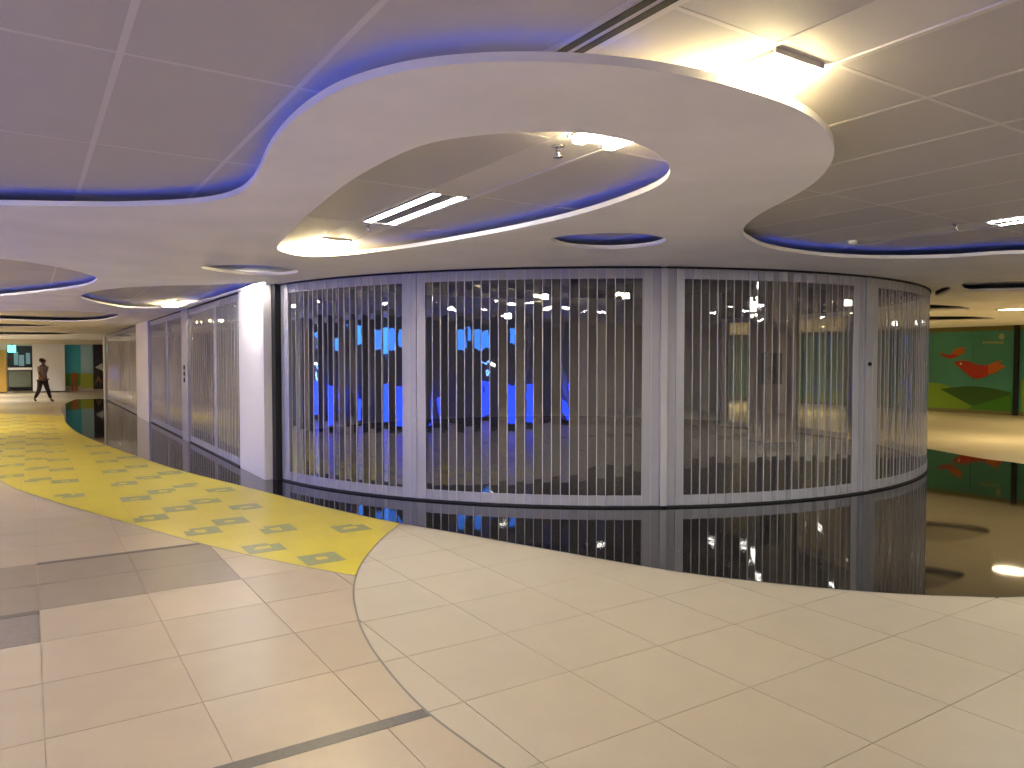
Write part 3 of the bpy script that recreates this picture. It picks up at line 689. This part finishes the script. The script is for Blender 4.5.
flat('eye', [(959.5, 363), (961, 362.5), (962, 364), (960.5, 365.2)], mat('mural white', (0.7, 0.7, 0.6), 0.5), bird, 0.041)
lg = flat('emblem', [(998.5, 336.5), (1000, 334.2), (1002, 333.3), (1004, 334.5), (1004.6, 337), (1003, 339.3), (1000.5, 339.5)], c_cream, mural, 0.034)
for i in range(10): flat('letter_mark', [(982.5 + i * 2.15, 341.4 + (i % 3) * 0.25), (984.1 + i * 2.15, 341.2), (984.1 + i * 2.15, 343.6), (982.5 + i * 2.15, 343.5)], c_cream, mural, 0.034)
tag(link('mural_post', uvbox(u_post - 0.06, u_post + 0.06, VM - 0.12, VM - 0.045, 0.0, S - 0.001, 0.01), M['black']), 'black square post dividing the mural boards', 'post')
# wooden floor beyond the granite is the same beige floor

# ------------------------------------------------------------------ far end of the left corridor
UE = 42.0
struct(link('wall_far', uvbox(UE, UE + 0.2, -14, 14, 0, 3), M['cream_wall']), 'cream wall at the far end of the corridor')
struct(link('wall_far_bulkhead', uvbox(UE - 0.9, UE - 0.7, -8, 10, 2.28, S), M['cream_wall']), 'low cream bulkhead before the far end of the corridor')
def far_rect(x0, x1, y0, y1, m_, name, par=None, d0=0.0, d1=0.05):
    va, zb = on_u(x0, y1, UE); vb, zt = on_u(x1, y0, UE)
    return link(name, uvbox(UE - d1, UE - d0, va, vb, max(zb, 0.0), zt), m_, par)
def vz(x, y): return on_u(x, y, UE)
o = struct(far_rect(33, 64, 344, 391, M['white_wall'], 'wall_far_panel', None, 0, 0.5), 'white wall block behind the walking person')
va, _ = vz(20, 380); k = W(UE - 0.1, va)
t = thing('far_shop', 'dark shop window with a pale counter at the far end, left of the person', 'shop', (k.x, k.y, 0))
far_rect(8, 32, 346, 391, M['dark'], 'backing', t, 0.0, 0.04)
far_rect(8, 32, 367.5, 370, M['white_wall'], 'counter_top', t, 0.04, 0.5); far_rect(9, 31, 371, 387, mat('shop counter grey green', (0.12, 0.14, 0.10), 0.5), 'counter', t, 0.04, 0.4)
for x0, x1, y0, y1 in ((14, 18, 352, 365), (19, 24, 355, 366), (26, 30, 353, 364)): far_rect(x0, x1, y0, y1, mat('bottle shelf glow', (0.12, 0.2, 0.2), 0.4, emit=(0.25, 0.45, 0.5), estr=0.25), 'display_panel', t, 0.04, 0.06)
va, za = vz(12, 349); k = W(UE - 0.6, va)
t = thing('lit_sign', 'small glowing teal sign hanging over the far shop', 'sign', (k.x, k.y, za))
m_sign = emis('teal sign glow', (0.15, 0.85, 0.8), 2.2)
far_rect(8, 16, 345.5, 352.5, m_sign, 'panel', t, 0.56, 0.62); far_rect(11.5, 12.5, 342, 345.5, M['dark'], 'hanger', t, 0.58, 0.60)
tag(far_rect(-6, 6, 350, 392, mat('orange yellow board', (0.55, 0.33, 0.06), 0.5), 'display_board', None, 0, 0.1), 'orange yellow board at the far left picture edge', 'board')
va, _ = vz(72, 380); k = W(UE - 0.1, va)
t = thing('far_mural', 'teal and green mural at the far end, right of the person', 'mural', (k.x, k.y, 0))
far_rect(64, 80.5, 345, 373.5, mat('far mural teal', (0.08, 0.58, 0.68), 0.4), 'sky_board', t); far_rect(64, 80.5, 373.5, 386, mat('far mural green', (0.14, 0.32, 0.03), 0.4), 'grass_board', t)
far_rect(80.5, 93, 345, 373.5, mat('far mural pale teal', (0.45, 0.70, 0.76), 0.3), 'sky_board', t); far_rect(80.5, 93, 373.5, 388, mat('far mural lime', (0.40, 0.46, 0.05), 0.4), 'grass_board', t)
m_fig = mat('far mural orange figure', (0.50, 0.16, 0.02), 0.5)
for x0, x1, y0, y1 in ((72, 74, 376, 391), (75.5, 77, 376, 391), (71.5, 77.5, 373, 381)): far_rect(x0, x1, y0, y1, m_fig, 'figure_piece', t, 0.05, 0.07)
va, _ = vz(98, 380); k = W(UE - 0.1, va)
t = thing('far_poster', 'dark poster with a pale triangle at the far end beside the last pier', 'poster', (k.x, k.y, 0))
far_rect(93.5, 106, 342, 389, mat('dark poster', (0.035, 0.03, 0.025), 0.4), 'sheet', t)
def far_tri(px, m_, nm):
    V = []; n = len(px)
    for d in (0.07, 0.05): V += [W(UE - d, *vz(x, y)) for x, y in px]
    me = mesh_from(V, [tuple(range(n)), tuple(range(2 * n - 1, n - 1, -1))] + [(i, (i + 1) % n, n + (i + 1) % n, n + i) for i in range(n)])
    bm = bmesh.new(); bm.from_mesh(me); bmesh.ops.recalc_face_normals(bm, faces=bm.faces[:]); bm.to_mesh(me); bm.free(); link(nm, me, m_, t)
far_tri([(95, 367.5), (102, 363), (103, 371)], M['white_wall'], 'print'); far_tri([(94, 386), (98, 376), (103, 384), (98, 380)], mat('poster brown', (0.3, 0.14, 0.06), 0.5), 'print')

# ------------------------------------------------------------------ opposite shops (behind and left of the camera), seen in the shutter panes
VO = -4.5
struct(link('wall_left', uvbox(-9, 42, VO - 0.2, VO, 0, 3), M['cream_wall']), 'cream wall of the shops on the opposite side of the corridor')
struct(link('wall_back', uvbox(-9, -8.8, -6, 30, 0, 3), M['cream_wall']), 'cream wall far behind the viewpoint')
def blue_shop(ua_, ub_, seed, label):
    rnd = random.Random(seed); k = W((ua_ + ub_) / 2, VO + 0.1); t = thing('blue_shopfront', label, 'shop', (k.x, k.y, 0), 'blue lit shops')
    link('backing', uvbox(ua_, ub_, VO + 0.001, VO + 0.05, 0.0, 2.48), M['dark'], t)
    link('plinth', uvbox(ua_, ub_, VO + 0.05, VO + 0.5, 0.0, 0.12), M['black'], t)
    u0 = ua_ + 0.4
    while u0 < ub_ - 1.0:
        w_ = rnd.uniform(0.4, 0.7); link('counter_panel', uvbox(u0, u0 + w_, VO + 0.3, VO + 0.5, 0.14, 0.98), M['blue_counter'], t)
        if rnd.random() < 0.7:
            q = W(u0 + 0.2, VO + 0.3); link('neon_tube', tube([(q.x + 0.06 * math.sin(j * 1.3), q.y, 1.0 + 0.5 * j / 8) for j in range(9)], 0.02, 8), M['neon'], t)
        u0 += w_ + rnd.uniform(0.9, 1.5)
    u0 = ua_ + 0.3
    while u0 < ub_ - 1.1:
        w_ = rnd.uniform(0.3, 0.75); z_ = rnd.uniform(1.62, 1.9); link('banner_panel', uvbox(u0, u0 + w_, VO + 0.05, VO + 0.12, z_, z_ + rnd.uniform(0.28, 0.55)), M['blue_banner'], t)
        if rnd.random() < 0.35: link('shelf_light', uvbox(u0, u0 + 0.25, VO + 0.05, VO + 0.09, 1.42, 1.47), M['lamp_white'], t)
        u0 += w_ + rnd.uniform(0.6, 1.2)
    for q in range(int((ub_ - ua_) / 2.8)): link('post', uvbox(ua_ + 2.6 + q * 2.8, ua_ + 2.7 + q * 2.8, VO + 0.05, VO + 0.2, 0.12, 2.48), M['alu'], t)
blue_shop(-1.2, 8.0, 3, 'shop front with deep blue glowing counters and light blue banners, nearest behind the viewpoint')
blue_shop(8.6, 21.0, 5, 'shop front with deep blue glowing counters and light blue banners, further up the corridor')

# ------------------------------------------------------------------ walking person
def person():
    p0 = at(43, 401.5, 0); g = 0.0
    yaw = -0.25
    root = tag(link('person', None, None, None, (p0.x, p0.y, 0)), 'person in a pale shirt and dark trousers walking along the far corridor', 'person')
    sk = mat('skin', (0.20, 0.11, 0.075), 0.6); shirt = mat('pale pinkish shirt', (0.33, 0.25, 0.215), 0.8); trou = mat('dark trousers', (0.03, 0.02, 0.025), 0.8); hair = mat('black hair', (0.012, 0.01, 0.01), 0.6); shoe = mat('dark shoes', (0.03, 0.015, 0.012), 0.5)
    R = Matrix.Translation((p0.x, p0.y, 0)) @ Matrix.Rotation(yaw, 4, 'Z')
    def skin(name, J, E, m_, sub=2, par=root):
        me = bpy.data.meshes.new(name); me.from_pydata([tuple(R @ Vector(j[:3])) for j in J], E, [])
        o = link(name, me, m_, par); md = o.modifiers.new('skin', 'SKIN'); md.use_smooth_shade = True
        for v, j in zip(me.skin_vertices[0].data, J):
            v.radius = (j[3], j[4] if len(j) > 4 else j[3])
        me.skin_vertices[0].data[0].use_root = True
        s = o.modifiers.new('sub', 'SUBSURF'); s.levels = sub; s.render_levels = sub
        dg = bpy.context.evaluated_depsgraph_get(); bpy.context.view_layer.update()
        nm = bpy.data.meshes.new_from_object(o.evaluated_get(bpy.context.evaluated_depsgraph_get())); o.modifiers.clear(); o.data = nm
        if not nm.materials: nm.materials.append(m_)
        for p_ in nm.polygons: p_.use_smooth = True
        return o
    # x = walking direction, z up; one continuous body with limbs
    J = [(0, 0, .84, .115, .13), (0.0, 0, 0.98, .11, .14), (0.02, 0, 1.14, .115, .16), (0.03, 0, 1.27, .085, .13), (0.035, 0, 1.345, .05), (0.05, 0, 1.43, .072), (0.055, 0, 1.52, .078), (0.05, 0, 1.57, .05),
         (0.02, .075, .76, .088), (0.14, .08, .45, .062), (0.205, .08, .27, .052), (0.28, .08, .085, .04), (0.37, .085, .04, .035),
         (-0.02, -.075, .76, .088), (-0.08, -.08, .44, .062), (-0.19, -.08, .25, .05), (-0.30, -.08, .105, .038), (-0.235, -.08, .035, .034),
         (0.02, .165, 1.25, .052), (-0.07, .20, 1.02, .042), (-0.04, .21, .82, .032), (-0.01, .21, .73, .026),
         (0.03, -.165, 1.25, .052), (0.07, -.20, 1.01, .042), (0.20, -.20, .86, .032), (0.27, -.19, .80, .026)]
    E = [(0, 1), (1, 2), (2, 3), (3, 4), (4, 5), (5, 6), (6, 7), (0, 8), (8, 9), (9, 10), (10, 11), (11, 12), (0, 13), (13, 14), (14, 15), (15, 16), (16, 17), (3, 18), (18, 19), (19, 20), (20, 21), (3, 22), (22, 23), (23, 24), (24, 25)]
    skin('body', J, E, sk)
    g_ = 0.012
    skin('shirt', [(0, 0, .80, .135, .15), (0, 0, .98, .125, .152), (.02, 0, 1.14, .128, .172), (.03, 0, 1.27, .098, .145), (.035, 0, 1.335, .06), (.02, .17, 1.25, .066), (-.05, .195, 1.07, .056), (.03, -.17, 1.25, .066), (.06, -.195, 1.07, .056)],
         [(0, 1), (1, 2), (2, 3), (3, 4), (3, 5), (5, 6), (3, 7), (7, 8)], shirt)
    skin('trousers', [(0, 0, .86, .128, .142), (0.02, .075, .76, .104), (0.14, .08, .45, .078), (0.205, .08, .27, .066), (0.265, .08, .12, .056), (-0.02, -.075, .76, .104), (-0.08, -.08, .44, .078), (-0.19, -.08, .25, .065), (-0.28, -.08, .135, .054)],
         [(0, 1), (1, 2), (2, 3), (3, 4), (0, 5), (5, 6), (6, 7), (7, 8)], trou)
    skin('hair', [(-0.005, 0, 1.43, .095), (0.01, 0, 1.51, .128), (0.05, 0, 1.575, .11)], [(0, 1), (1, 2)], hair)
    skin('shoe', [(0.27, .08, .05, .046), (0.34, .082, .04, .042), (0.41, .085, .034, .03)], [(0, 1), (1, 2)], shoe)
    skin('shoe', [(-0.31, -.08, .085, .044), (-0.255, -.08, .045, .042), (-0.20, -.08, .034, .03)], [(0, 1), (1, 2)], shoe)
    nose = skin('nose', [(0.118, 0, 1.475, .014), (0.14, 0, 1.45, .013)], [(0, 1)], sk, 1)
    for s in (-1, 1): skin('ear', [(0.045, s * .078, 1.48, .014), (0.045, s * .084, 1.455, .011)], [(0, 1)], sk, 1)
person()
